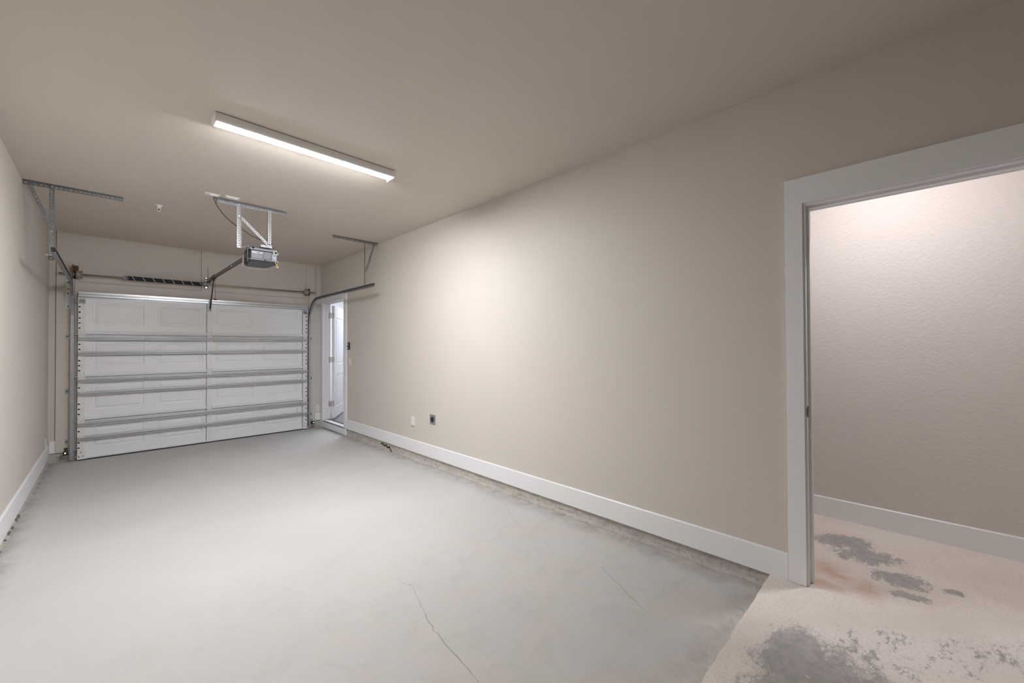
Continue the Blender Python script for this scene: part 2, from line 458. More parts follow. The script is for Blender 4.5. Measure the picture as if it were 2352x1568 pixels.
# ------------------------------------------------------------------ walls and ceiling
P0, P1 = 6.63, 7.55            # passage door opening
Q0, Q1 = -0.50, 0.434          # hall doorway opening
DH = 2.103
mb = MB()
x0, x1 = XR, XR + WT
for (y0, y1, z0, z1) in ((P1 + .019, YW + .25, 0, ZC), (P0 - .019, P1 + .019, DH + .019, ZC), (Q1 + .015, P0 - .019, 0, ZC), (Q0 - .015, Q1 + .015, DH + .015, ZC), (YB - .1, Q0 - .015, 0, ZC)):
    mb.box(x0, x1, y0, y1, z0, z1)
struct('wall_right', mb, M_wall, 'long beige side wall with the two doorways', 'wall')
mb = MB(); mb.box(XL - .12, XL, YB - .1, YW + .25, -0.03, ZC)
struct('wall_left', mb, M_wall, 'beige side wall at the left edge of the garage', 'wall')
mb = MB(); mb.box(XL - .12, XR + WT, YB - .2, YB, -.1, ZC)
struct('wall_rear', mb, M_rear, 'unseen end wall behind the raised slab, made dark to absorb light', 'wall')
mb = MB()
for (a, b, z0, z1) in ((XL - .12, -0.275, 0.0, ZC), (-0.275, 2.435, 1.995, ZC), (2.435, XR + .02, 0.0, ZC)):
    mb.box(a, b, YW, YW + .2, z0, z1)
struct('wall_front', mb, M_doorwall, 'beige wall around and above the garage door', 'wall')
mb = MB()
for y0, y1 in ((YB - .2, 3.3), (3.3, YW + .3)): mb.box(XL - .15, XH + .15, y0, y1, ZC, ZC + .1)
struct('ceiling', mb, M_ceil, 'smooth beige ceiling over the garage', 'ceiling')
# concrete stem wall under the framing, broken and rough
def curb(xface, sgn, y0, y1, ztop, seed, nm, lab):
    rnd = random.Random(seed); mb = MB(); n = int((y1 - y0) / 0.035); rows = 6
    vs = []
    for i in range(n + 1):
        y = y0 + (y1 - y0) * i / n
        zb = zf(max(YE, y))
        for j in range(rows + 1):
            t = j / rows; z = ztop + (zb - 0.01 - ztop) * t
            out = 0.012 * t * t + 0.004 * noise1(y * 1.3 + j, seed) + rnd.uniform(-.002, .002)
            if t > 0.8: out += 0.012 * max(0, noise1(y * .7, seed + 3)) + 0.006
            if j == 0: out = 0
            vs.append((xface + sgn * out, y, z))
    fs = [(i * (rows + 1) + j, (i + 1) * (rows + 1) + j, (i + 1) * (rows + 1) + j + 1, i * (rows + 1) + j + 1) for i in range(n) for j in range(rows)]
    mb.add(vs, fs)
    mb.quad((xface, y0, ztop), (xface, y1, ztop), (xface - sgn * .1, y1, ztop), (xface - sgn * .1, y0, ztop))
    return mb
mb = curb(XR + .006, -1, YE - .02, 6.55, 0.004, 3, '', '')
# the broken hole in the curb
for k in range(9):
    y = 5.34 - k * 0.026 + random.uniform(-.006, .006); z = -0.045 + 0.010 * math.sin(k * 1.7) - 0.0022 * k
    mb.box(XR - .0035, XR + .02, y - .013, y + .013, z - .004 - random.random() * .006, z + .003 + random.random() * .006, 1)
mb.bar((XR - .006, 5.12, -.068), (XR - .015, 5.03, -.098), .006, .006, mi=1)
mb.box(XR + .012, XR + .1, 6.5, YW, -.14, 0.0, 1)
struct('wall_curb_right', mb, [M_curb, M_hole], 'rough concrete curb below the right baseboard with a broken hole', 'curb')
mb = curb(XL - .004, 1, YE - .02, YW, -0.02, 9, '', '')
rnd = random.Random(4)
for y in (4.35, 4.48, 4.7, 4.86, 4.95, 5.05, 5.3):
    for k in range(3):
        yy = y + rnd.uniform(-.05, .05)
        mb.box(XL + .0, XL + .012 + rnd.random() * .006, yy, yy + rnd.uniform(.01, .04), zf(5) + .005, zf(5) + rnd.uniform(.012, .032), 1)
struct('wall_curb_left', mb, [M_curb, M_crack], 'rough concrete curb below the left baseboard', 'curb')
mb = MB(); mb.box(XL - .02, -0.30, YW + .001, YW + .15, -.16, -0.008); mb.box(2.47, XR + .02, YW + .001, YW + .15, -.16, -0.008)
struct('wall_curb_front', mb, M_curb, 'concrete footing below the wall beside the garage door', 'curb')

# baseboards (chamfered top edge)
def base_x(x, sgn, y0, y1, z0, z1, t=.015):
    mb = MB(); f = x + sgn * t
    mb.prism([(x, z0), (f, z0), (f, z1 - .006), (f - sgn * .006, z1), (x, z1)], 1, y0, y1); return mb
struct('baseboard_right', base_x(XR, -1, 0.521, 6.527, 0.0, .149), M_white, 'white baseboard along the foot of the long right wall', 'baseboard')
struct('baseboard_left', base_x(XL, 1, YB, YW - .001, -.052, .118), M_white, 'white baseboard along the left wall', 'baseboard')
struct('baseboard_hall', base_x(XH, -1, -2, 3.0, 0.0, .147), M_white, 'white baseboard inside the side hall', 'baseboard')
mb = MB(); mb.box(XL + .016, -0.494, YW - .016, YW, .0, .152)
struct('baseboard_front', mb, M_white, 'short white baseboard block in the left corner by the garage door', 'baseboard')
mb = MB(); mb.box(2.576, XR - .019, YW - .016, YW, .003, .135)
struct('baseboard_front_right', mb, M_white, 'short white baseboard block between garage door and side door', 'baseboard')

# flat boards on the garage door wall
mb = MB(); mb.box(-0.492, -0.300, YW - .020, YW, 0.0, ZC)
mb.box(-0.4975, -0.492, YW - .004, YW, 0.152, ZC, 1)
struct('trim_1', mb, [M_doorwall, M_bronze], 'tall beige jamb board left of the garage door', 'trim')
mb = MB(); mb.box(2.462, 2.612, YW - .020, YW, 0.0, ZC); mb.box(2.611, 2.6145, YW - .0212, YW, 2.2, ZC, 1)
struct('trim_2', mb, [M_doorwall, M_bronze], 'tall beige jamb board right of the garage door', 'trim')
mb = MB(); mb.box(-0.300, 2.462, YW - .020, YW, 1.98, 2.178)
mb.box(-0.300, 0.966, YW - .006, YW, 2.178, 2.183, 1); mb.box(1.118, 2.462, YW - .006, YW, 2.178, 2.182, 1)
struct('trim_3', mb, [M_doorwall, M_bronze], 'beige header board just above the garage door', 'trim')
mb = MB(); mb.box(0.970, 1.114, YW - .020, YW, 2.178, ZC); mb.box(0.9665, 0.970, YW - .004, YW, 2.178, ZC, 1)
struct('trim_4', mb, [M_doorwall, M_bronze], 'upright beige pad board behind the spring bracket', 'trim')

# ------------------------------------------------------------------ hall beyond the big doorway
mb = MB()
mb.box(XH, XH + .1, -2.1, 3.2, 0, ZC); mb.box(XR + WT, XH + .1, 3.0, 3.1, 0, ZC); mb.box(XR + WT, XH + .1, -2.1, -2.0, 0, ZC)
struct('wall_hall', mb, M_hall, 'textured wall of the side hall seen through the doorway', 'wall')
# hall doorway casing and jamb
d = sthing('door_1', (XR, 0, 0), 'wide white cased doorway open to the side hall', 'doorway')
mb = MB(); cf = XR - .019
mb.box(cf, XR, Q1 + .003, 0.521, 0.002, DH + .003); mb.box(cf, XR, Q0 - .09, Q0, 0.002, DH + .003)
mb.box(cf, XR, Q0 - .09, 0.521, DH + .003, 2.248)
mb.box(cf - .0, XR, 0.5215, 0.523, .0, 2.246, 1)
obj('casing', mb, [M_white, M_wall], d, bevel=.0015)
mb = MB()
jy = Q1 - .006
mb.box(XR - .004, XR + WT + .002, jy, Q1 + .02, 0.002, DH - .006); mb.box(XR - .004, XR + WT + .002, Q0 - .02, Q0 + .006, 0.002, DH - .006)
mb.box(XR - .004, XR + WT + .002, Q0 - .02, Q1 + .02, DH - .006, DH + .02)
obj('jamb', mb, M_white, d, bevel=.0015)
mb = MB()
mb.box(XR + .045, XR + .085, jy - .012, jy, 0.002, DH - .018); mb.box(XR + .045, XR + .085, Q0 + .006, Q0 + .018, 0.002, DH - .018)
mb.box(XR + .045, XR + .085, Q0 + .006, jy, DH - .018, DH - .006)
obj('door_stop', mb, M_white, d, bevel=.001)
mb = MB()
mb.box(XR + WT, XR + WT + .016, Q1 - .010, Q1 + .08, 0.002, DH + .09); mb.box(XR + WT, XR + WT + .016, Q0 - .08, Q0 + .004, 0.002, DH + .09)
mb.box(XR + WT, XR + WT + .016, Q0 - .08, Q1 + .08, DH - .010, DH + .09)
obj('hall_casing', mb, M_white, d, bevel=.0015)
mb = MB(); mb.box(XR - .002, XR + .026, jy - .0015, jy + .001, .925, .985); mb.box(XR - .012, XR - .002, jy - .003, jy + .001, .935, .975)
mb.box(XR + .004, XR + .018, jy - .0018, jy - .0014, .942, .968, 1)
obj('strike_plate', mb, [M_bronze, M_hole], d, bevel=.001, label='dark metal strike plate')

# ------------------------------------------------------------------ side door near the garage door
d = sthing('door_2', (XR, P1, 0), 'open white panelled side door in its casing beside the garage door', 'door')
mb = MB(); cf = XR - .018
mb.box(cf, XR, P1 + .004, YW - .002, -.135, DH + .004); mb.box(cf, XR, 6.527, P0 - .004, 0.0, DH + .004)
mb.box(cf, XR, 6.527, YW - .002, DH + .004, 2.222); mb.box(cf - .005, XR, 6.520, 6.530, .150, 2.222)
obj('casing', mb, M_white, d, bevel=.0015)
mb = MB()
mb.box(XR - .004, XR + WT, P1, P1 + .02, .0, DH); mb.box(XR - .004, XR + WT, P0 - .02, P0, .0, DH); mb.box(XR - .004, XR + WT, P0, P1, DH, DH + .02)
mb.box(XR + .045, XR + .08, P1 - .012, P1, .02, DH); mb.box(XR + .045, XR + .08, P0, P0 + .012, .02, DH); mb.box(XR + .045, XR + .08, P0, P1, DH - .012, DH)
mb.box(XR + .082, XR + .090, P1 - .004, P1, .02, DH, 0)
obj('jamb', mb, M_brightwhite, d, bevel=.001)
mb = MB(); mb.box(XR - .006, XR + .10, P0, P1, -.02, .012); obj('sill', mb, M_brightwhite, d, bevel=.002)
mb = MB(); mb.box(XR + .075, XR + .092, P0, P1, .012, .020); mb.box(XR - .012, XR - .004, P0 + .01, P1 - .004, -.010, -.002)
obj('threshold_seal', mb, M_rubber, d, label='black threshold strip')
mb = MB(); mb.box(XR - .020, XR, 6.545, YW - .03, -.112, -.012); mb.box(XR - .026, XR, 6.535, 6.55, -.115, -.004)
obj('riser_board', mb, M_white, d, bevel=.001, label='white riser board below the sill')
for z in (1.895, 1.09, 0.29):
    mb = MB(); mb.box(XR + .086, XR + .122, P1 - .0025, P1, z - .05, z + .05)
    mb.tube([(XR + WT + .008, P1 - .007, z - .05), (XR + WT + .008, P1 - .007, z + .05)], .007, 12)
    obj('hinge', mb, M_hinge, d, bevel=.0005)
# the door leaf, swung out about 147 degrees; built along +x then turned
ang = math.radians(57); hx, hy = XR + WT + .020, P1 - .008
def dl(u, v, z): # u along the leaf, v its thickness
    return (hx + u * math.cos(ang) + v * math.sin(ang), hy + u * math.sin(ang) - v * math.cos(ang), z)
LW, LT, Z0, Z1 = .905, .044, .028, 2.075
def leaf_box(mb, u0, u1, v0, v1, z0, z1, mi=0):
    vs = [dl(u, v, z) for z in (z0, z1) for v in (v0, v1) for u in (u0, u1)]
    mb.add(vs, [(0, 2, 3, 1), (4, 5, 7, 6), (0, 1, 5, 4), (2, 6, 7, 3), (0, 4, 6, 2), (1, 3, 7, 5)], mi)
mb = MB(); leaf_box(mb, 0, LW, .004, LT - .004, Z0, Z1)
def panel_frame(mb, rects, v):
    us = sorted({0, LW} | {r[0] for r in rects} | {r[1] for r in rects}); zs = sorted({Z0, Z1} | {r[2] for r in rects} | {r[3] for r in rects})
    for a, b in zip(us[:-1], us[1:]):
        for c, e in zip(zs[:-1], zs[1:]):
            cu, cz = (a + b) / 2, (c + e) / 2
            if any(r[0] < cu < r[1] and r[2] < cz < r[3] for r in rects): continue
            leaf_box(mb, a, b, v[0], v[1], c, e)
    for r in rects:
        leaf_box(mb, r[0] + .035, r[1] - .035, v[0] if v[0] > .02 else v[0] + .001, v[1] if v[0] < .02 else v[1] - .001, r[2] + .035, r[3] - .035)
rects = [(.12, .785, .22, .80), (.12, .785, 1.0, 1.87)]
panel_frame(mb, rects, (LT - .004, LT + .002)); panel_frame(mb, rects, (-.002, .004))
lf = obj('door_leaf', mb, M_brightwhite, d, bevel=.001)
for z, r in ((1.10, .028), (.96, .03)):
    mb = MB(); c0 = Vector(dl(LW - .085, LT, z)); n_ = Vector((math.sin(ang), -math.cos(ang), 0))
    mb.tube([c0, c0 + n_ * .008], r, 16); mb.tube([c0 + n_ * .008, c0 + n_ * .035], .012, 12)
    mb.tube([c0 + n_ * .034, c0 + n_ * .042, c0 + n_ * .055, c0 + n_ * .062], [.016, .026, .026, .014], 16)
    obj('door_knob' if z < 1 else 'deadbolt', mb, M_hinge, lf, smooth=True)
for z in (1.895, 1.09, 0.29):
    mb = MB(); leaf_box(mb, -.0025, 0.0, .006, .040, z - .05, z + .05); obj('hinge', mb, M_hinge, lf)

# bright room behind the side door
mb = MB()
a0 = XR + WT
mb.box(a0 + 2.3, a0 + 2.4, 5.4, 10.2, -.03, 2.6); mb.box(a0, a0 + 2.4, 5.3, 5.4, -.03, 2.6); mb.box(a0, a0 + 2.4, 10.1, 10.2, -.03, 2.6)
mb.box(a0 - .02, a0, 7.86, 10.2, -.03, 2.6); mb.box(a0 + .0, a0 + 2.4, 5.3, 10.2, 2.6, 2.68)
struct('wall_side_room', mb, M_brightwhite, 'bright white walls of the room beyond the side door', 'wall')
mb = MB(); mb.box(a0 - .026, a0 + 2.4, 5.3, 10.2, -.06, -.012)
struct('floor_side_room', mb, M_vinyl, 'grey plank floor beyond the side door', 'floor')

# ------------------------------------------------------------------ garage door
gd = thing('garage_door', (1.08, YDF, zf(YW)), 'wide white sectional garage door with galvanised struts and stiles', 'garage door')
GX0, GX1 = -0.301, 2.461
joints = [-0.112, 0.385, 0.945, 1.495, 2.018]
PX = [(-.165, .330), (.472, .985), (1.140, 1.635), (1.777, 2.300)]
def embossed(mb, x0, x1, z0, z1, rects):
    xs = sorted({x0, x1} | {r[0] for r in rects} | {r[1] for r in rects}); zs = sorted({z0, z1, rects[0][2], rects[0][3]})
    y = YDF
    for a, b in zip(xs[:-1], xs[1:]):
        for c, e in zip(zs[:-1], zs[1:]):
            if any(r[0] < (a + b) / 2 < r[1] and r[2] < (c + e) / 2 < r[3] for r in rects): continue
            mb.quad((a, y, c), (b, y, c), (b, y, e), (a, y, e))
    for r in rects:
        rings = [(0, 0), (.006, .010), (.018, .012), (.030, .004), (.048, -.001), (.052, .001)]
        pr = None
        for (ins, dy) in rings:
            cur = [(r[0] + ins, y + dy, r[2] + ins), (r[1] - ins, y + dy, r[2] + ins), (r[1] - ins, y + dy, r[3] - ins), (r[0] + ins, y + dy, r[3] - ins)]
            if pr:
                for k in range(4): mb.quad(pr[k], pr[(k + 1) % 4], cur[(k + 1) % 4], cur[k])
            pr = cur
        mb.quad(*pr)
for si in range(4):
    z0, z1 = joints[si], joints[si + 1]
    mb = MB()
    rects = [(a, b, z0 + .135, z1 - .095) for a, b in PX]
    embossed(mb, GX0, GX1, z0, z1, rects)
    mb.box(GX0, GX1, YDF + .035, YDF + .045, z0, z1)      # outer skin
    mb.box(GX0, GX0 + .004, YDF, YDF + .04, z0, z1); mb.box(GX1 - .004, GX1, YDF, YDF + .04, z0, z1)
    # rolled lower rail: two soft ribs
    zb = z0 + (.004 if si else .002); hh = .046 if si else .022
    prof = [(YDF + .001, zb), (YDF - .008, zb + .001), (YDF - .021, zb + hh * .16), (YDF - .021, zb + hh * .40), (YDF - .008, zb + hh * .48), (YDF - .008, zb + hh * .56),
            (YDF - .020, zb + hh * .66), (YDF - .018, zb + hh * .86), (YDF - .006, zb + hh), (YDF + .001, zb + hh)]
    for (a, b) in ((GX0 + .066, 1.033), (1.099, GX1 - .074)): mb.prism(prof, 0, a, b)
    mb.box(GX0, GX1, YDF - .004, YDF + .001, z1 - .020, z1 - .012); mb.box(GX0, GX1, YDF - .002, YDF + .001, z1 - .006, z1 - .0, 1)
    sec = obj('section_panel', mb, [M_skin, M_angle], gd)
    # end stiles and the centre stile
    for (a, b, side) in ((GX0, GX0 + .066, -1), (1.033, 1.097, 0), (GX1 - .074, GX1, 1)):
        mb = MB(); y = YDF - .017
        mb.box(a, b, y, YDF, z0 + .004, z1 - .004)
        if side >= 0: mb.box(a - .005, a, y + .001, YDF, z0 + .004, z1 - .004, 2)  # darker strip paints shade onto the stile's left side
        if side:
            e = a if side < 0 else b
            ex = a + .012 if side < 0 else b - .018
            mb.box(e - .001, e + .001, y, YDF + .04, z0, z1)
            for k, dz in enumerate((.085, .150, .215, .290, .360, .425)):
                if k == 3 and si != 3: continue
                if side < 0: mb.box(ex - .008, ex + .010, y - .0008, y + .001, z0 + dz - .008 + .0, z0 + dz + .008, 1)
                else: mb.tube([(ex, y - .0008, z0 + dz), (ex, y + .001, z0 + dz)], .010, 10, 1)
            cx = (a + b) / 2 + (0.008 if side < 0 else -.006)
        else: cx = (a + b) / 2
        for dz in (.10, .125, .15, .23, .335, .36, .385, .44):
            mb.tube([(cx + random.choice((-.006, 0, .006)) * (side != 0), y - .0008, z0 + dz), (cx, y + .001, z0 + dz)], .0028, 6, 2)
        obj('stile', mb, [M_stile, M_hole, M_angle], gd, bevel=.0015 if not side else .001)
# struts: hat section, a lip at each flange and a rib along the crown
def strut(z0, z1, x0=GX0 + .004, x1=GX1 - .004, dpt=.052):
    h = z1 - z0; y = YDF - .013
    prof = [(y, z0), (y - .003, z0), (y - .003, z0 + .009), (y - dpt, z0 + .013),
            (y - dpt, z0 + h * .40), (y - dpt + .016, z0 + h * .46), (y - dpt + .016, z0 + h * .54), (y - dpt, z0 + h * .60),
            (y - dpt, z1 - .013), (y - .003, z1 - .009), (y - .003, z1), (y, z1)]
    mb = MB(); mb.prism(prof, 0, x0, x1)
    return mb
SCR = (.345, 1.735)
for (a, b, scr) in ((1.975, 2.052, 1), (1.413, 1.472, 1), (1.218, 1.276, 0), (.868, .926, 1), (.700, .757, 0), (.310, .368, 1), (.128, .184, 0)):
    st = obj('strut', strut(a, b), M_strut, gd)
    if scr:
        for sx in SCR:
            for dx in (-.014, .014):
                for zz in (a + .018, b - .018):
                    mb = MB(); mb.tube([(sx + dx, YDF - .0685, zz), (sx + dx, YDF - .063, zz)], .0055, 8); obj('screw', mb, M_angle, st)
# hinges across the joints, with a knuckle; rollers on the end ones
for ji, z in enumerate(joints[1:4]):
    for (x, end) in ((GX0 + .036, -1), (1.065, 0), (GX1 - .040, 1)):
        mb = MB(); y = YDF - .0175; w = .029 if end else .030
        mb.box(x - w, x + w, y - .004, y, z + .012, z + .075); mb.box(x - w * .95, x + w * .95, y - .004, y, z - .078, z - .004)
        mb.tube([(x - w - .002, y - .010, z + .004), (x + w + .002, y - .010, z + .004)], .008, 10)
        for (dx, dz) in ((-.018, .06), (.018, .06), (-.018, .03), (.018, .03), (-.018, -.06), (.018, -.06), (0, -.035)):
            mb.tube([(x + dx, y - .009, z + dz), (x + dx, y - .003, z + dz)], .005, 6, 1)
        obj('hinge', mb, [M_stile, M_bolt], gd, bevel=.001)
def roller(z, side):
    mb = MB(); x = GX0 if side < 0 else GX1; yy = YDF - .018
    xt = -.352 if side < 0 else 2.495
    mb.tube([(x + side * -.02, yy, z), (xt, yy, z)], .0055, 10); mb.tube([(xt - side * .006, yy, z), (xt + side * .006, yy, z)], .017, 16)
    return obj('roller', mb, M_bolt, gd, smooth=False)
for z in (.385, .945, 1.495): roller(z + .004, -1); roller(z + .004, 1)
for side, x in ((-1, GX0 + .034), (1, GX1 - .036)):
    mb = MB()      # top roller bracket
    mb.box(x - .032, x + .030, YDF - .040, YDF - .013, 1.944, 1.952); mb.box(x - .032, x + .030, YDF - .0195, YDF - .013, 1.895, 1.975)
    mb.box(x - .026, x + .026, YDF - .045, YDF - .019, 1.905, 1.912); mb.box(x - .028, x + .028, YDF - .0205, YDF - .019, 1.905, 1.940, 1)
    mb.box(x - .034 if side < 0 else x + .028, x - .028 if side < 0 else x + .034, YDF - .05, YDF - .013, 1.89, 1.97, 2)
    for dx in (-.02, .0, .02): mb.tube([(x + dx, YDF - .044, 1.956), (x + dx, YDF - .02, 1.956)], .005, 8, 2)
    obj('top_bracket', mb, [M_galv, M_angle, M_bolt], gd)
    roller(1.92, side)
    mb = MB()      # bottom bracket with the cable stud
    mb.box(x - .033, x + .034, YDF - .0215, YDF - .013, -.105, .03); mb.box(x - .033, x + .05, YDF - .034, YDF - .013, -.108, -.100)
    for (dx, dz) in ((-.015, -.075), (.018, -.07), (0, -.02)): mb.tube([(x + dx, YDF - .026, dz), (x + dx, YDF - .018, dz)], .006, 8, 1)
    obj('bottom_bracket', mb, [M_stile, M_rust], gd)
    roller(-.07, side)
mb = MB(); mb.prism([(YDF - .006, zf(YW) + .001), (YDF + .05, zf(YW) + .001), (YDF + .052, -.1), (YDF - .008, -.102)], 0, GX0, GX1)
obj('bottom_seal', mb, M_rubber, gd, label='black rubber strip along the bottom')
# operator bracket on the centre stile
mb = MB(); x = 1.066
mb.box(x - .026, x + .026, YDF - .0215, YDF - .012, 1.86, 2.02); mb.box(x - .012, x - .008, YDF - .06, YDF - .018, 1.885, 1.945); mb.box(x + .008, x + .012, YDF - .06, YDF - .018, 1.885, 1.945)
mb.tube([(x - .016, YDF - .048, 1.918), (x + .016, YDF - .048, 1.918)], .006, 8, 1); mb.tube([(x - .012, YDF - .028, 1.965), (x - .012, YDF - .018, 1.965)], .009, 8, 1)
mb.box(x - .02, x + .02, YDF - .070, YDF - .062, 1.985, 2.06)
obj('operator_bracket', mb, [M_galv, M_bolt], gd, bevel=.001)

# ------------------------------------------------------------------ tracks
ZT0, ZT1 = 2.130, 2.176
def sweep_track(side, name, label):
    """C channel swept up the jamb, round the bend and back along the room"""
    xo = -.366 if side < 0 else 2.508           # outer web; opening faces the door
    xi = xo + side * -.030
    root = thing(name, (xo, YW - .03, zf(YW)), label, 'garage door track')
    yc, R = 7.180, .420
    YV = YDF - .016                             # centreline of the upright run
    zc = (ZT0 + ZT1) / 2 - R
    path = [(YV, -.098), (YV, .4), (YV, .9), (YV, 1.3), (YV, zc)]
    for k in range(1, 13):
        a = PI / 2 * k / 12; path.append((YV - R + R * math.cos(a), zc + R * math.sin(a)))
    vert = path[:5]; rest = path[4:] + [(6.6, (ZT0 + ZT1) / 2), (6.0, (ZT0 + ZT1) / 2), (5.13, (ZT0 + ZT1) / 2)]
    def channel(pts):
        mb = MB(); W = .046; t = .002
        sec = [(xo, -W / 2), (xo, W / 2), (xi, W / 2), (xi, W / 2 - .007)]
        sec2 = [(xi, -W / 2 + .007), (xi, -W / 2)]
        outline = [(xo, -W / 2), (xi, -W / 2), (xi, -W / 2 + .008), (xi - side * -t, -W / 2 + .008), (xi - side * -t, -W / 2 + t), (xo - side * t, -W / 2 + t),
                   (xo - side * t, W / 2 - t), (xi - side * -t, W / 2 - t), (xi - side * -t, W / 2 - .008), (xi, W / 2 - .008), (xi, W / 2), (xo, W / 2)]
        n = len(outline); vs = []
        for i, (y, z) in enumerate(pts):
            q = pts[min(i + 1, len(pts) - 1)]; r = pts[max(i - 1, 0)]
            dy, dz = q[0] - r[0], q[1] - r[1]; L = math.hypot(dy, dz); dy /= L; dz /= L
            ny, nz = -dz, dy                    # across the channel
            for (x, s_) in outline: vs.append((x, y + ny * s_, z + nz * s_))
        fs = [(i * n + k, i * n + (k + 1) % n, (i + 1) * n + (k + 1) % n, (i + 1) * n + k) for i in range(len(pts) - 1) for k in range(n)]
        fs += [tuple(range(n)), tuple(range((len(pts) - 1) * n, len(pts) * n))]
        mb.add(vs, fs); return mb
    obj('vertical_track', channel(vert), M_galv, root)
    mb = channel(rest)
    obj('horizontal_track', mb, M_track, root)
    # jamb brackets
    for z in (.13, .77, 1.47):
        mb = MB(); xa = xo; xb = xo + side * .045
        mb.box(xa, xb, YW - .024, YW - .020, z - .032, z + .032); mb.box(xa, xa + side * .004, YW - .07, YW - .020, z - .028, z + .028)
        mb.tube([(xo + side * .028, YW - .034, z), (xo + side * .028, YW - .022, z)], .009, 6, 1)
        obj('jamb_bracket', mb, [M_galv, M_rust], root)
    # flag bracket
    mb = MB(); xa = xo + side * .003; xb = xo + side * .046
    mb.box(xa, xb, YW - .026, YW - .021, 1.83, 2.20)
    mb.add([(xa, YW - .02, 2.20), (xa, YW - .02, 1.86), (xa, YW - .13, 2.0), (xa, YW - .22, 2.13), (xa, YW - .22, 2.19),
            (xa - side * .003, YW - .02, 2.20), (xa - side * .003, YW - .02, 1.86), (xa - side * .003, YW - .13, 2.0), (xa - side * .003, YW - .22, 2.13), (xa - side * .003, YW - .22, 2.19)],
           [(0, 1, 2, 3, 4), (9, 8, 7, 6, 5), (0, 1, 6, 5), (1, 2, 7, 6), (2, 3, 8, 7), (3, 4, 9, 8), (4, 0, 5, 9)])
    for z in (1.855, 2.02, 2.08, 2.16): mb.tube([(xo + side * .026, YW - .0275, z), (xo + side * .026, YW - .025, z)], .008, 8, 1)
    obj('flag_bracket', mb, [M_stile, M_rust], root, bevel=.0008)
    return root, xo
tl, xol = sweep_track(-1, 'garage_door_track', 'left steel garage door track hung from the ceiling by the left wall')
tr, xor_ = sweep_track(1, 'garage_door_track', 'right steel garage door track bending back above the side door')
def perf_angle(a, b, w1, w2, w=.032, mat=M_angle, par=None, name='hanger', pitch=.030, hole=.010, k2=1.0):
    mb = MB(); mb.perf(a, b, w1, w, pitch, hole)
    mb.perf(a, b, w2, w * k2, pitch, hole); return obj(name, mb, mat, par)
# left hanger set
Yh = 5.50
perf_angle((XL + .002, Yh, ZC - .001), (.078, Yh, ZC - .001), (0, -1, 0), (0, 0, -1), .034, M_angle, tl, 'ceiling_angle')
perf_angle((-.372, Yh - .004, ZC - .012), (-.372, Yh - .004, 2.115), (-1, 0, 0), (0, 1, 0), .030, M_angle, tl, 'hanger')
perf_angle((-.535, Yh - .008, ZC - .012), (-.385, Yh - .008, 2.36), (.9, 0, .3), (0, 1, 0), .026, M_angle, tl, 'brace')
mb = MB(); mb.tube([(-.42, Yh - .010, 2.16), (-.345, Yh - .010, 2.16)], .005, 8); obj('bolt', mb, M_bolt, tl)
for p in ((-.535, 2.778), (-.388, 2.778), (-.386, 2.372), (-.386, 2.165)):
    mb = MB(); mb.tube([(p[0] + .004, Yh - .016, p[1]), (p[0] + .004, Yh - .004, p[1])], .007, 8); obj('bolt', mb, M_bolt, tl)
# right hanger set
Yr = 5.42
perf_angle((2.060, Yr, ZC - .001), (2.690, Yr, ZC - .001), (0, -1, 0), (0, 0, -1), .030, M_angle, tr, 'ceiling_angle')
mb = MB(); mb.perf((2.512, Yr + .004, ZC - .012), (2.512, Yr + .004, 2.135), (0, 1, 0), .030, .03, .01); mb.box(2.510, 2.513, Yr, Yr + .004, 2.135, ZC - .012)
obj('hanger', mb, M_track, tr)
perf_angle((2.655, Yr - .006, ZC - .012), (2.530, Yr - .006, 2.37), (-.9, 0, .3), (0, 1, 0), .026, M_angle, tr, 'brace')
for p in ((2.515, 2.775), (2.648, 2.775), (2.525, 2.385)):
    mb = MB(); mb.tube([(p[0], Yr - .014, p[1]), (p[0], Yr - .004, p[1])], .007, 8); obj('bolt', mb, M_bolt, tr)
mb = MB(); mb.tube([(2.478, 6.15, 2.15), (2.466, 6.15, 2.15)], .007, 8); obj('bolt', mb, M_bolt, tr)

# ------------------------------------------------------------------ torsion spring assembly
ts = thing('torsion_spring_shaft', (1.05, YW - .1, 2.27), 'steel torsion bar with black coil spring above the garage door', 'torsion spring')
YS = YW - .098; ZS = 2.258
mb = MB(); mb.tube([(-.470, YS, ZS + .006), (2.585, YS, ZS + .030)], .0125, 14)
obj('shaft', mb, M_shaft, ts, smooth=True)
def zs(x): return ZS + .006 + (x + .47) / 3.055 * .024
mb = MB(); prof = []; nn = 190
for k in range(nn + 1):
    prof.append((.0285 + .0022 * math.sin(k * PI / 1.5), .150 + (.970 - .150) * k / nn))
mb.lathe([(.014, .148)] + prof + [(.014, .972)], (0, YS, zs(.55)), 18, 0)
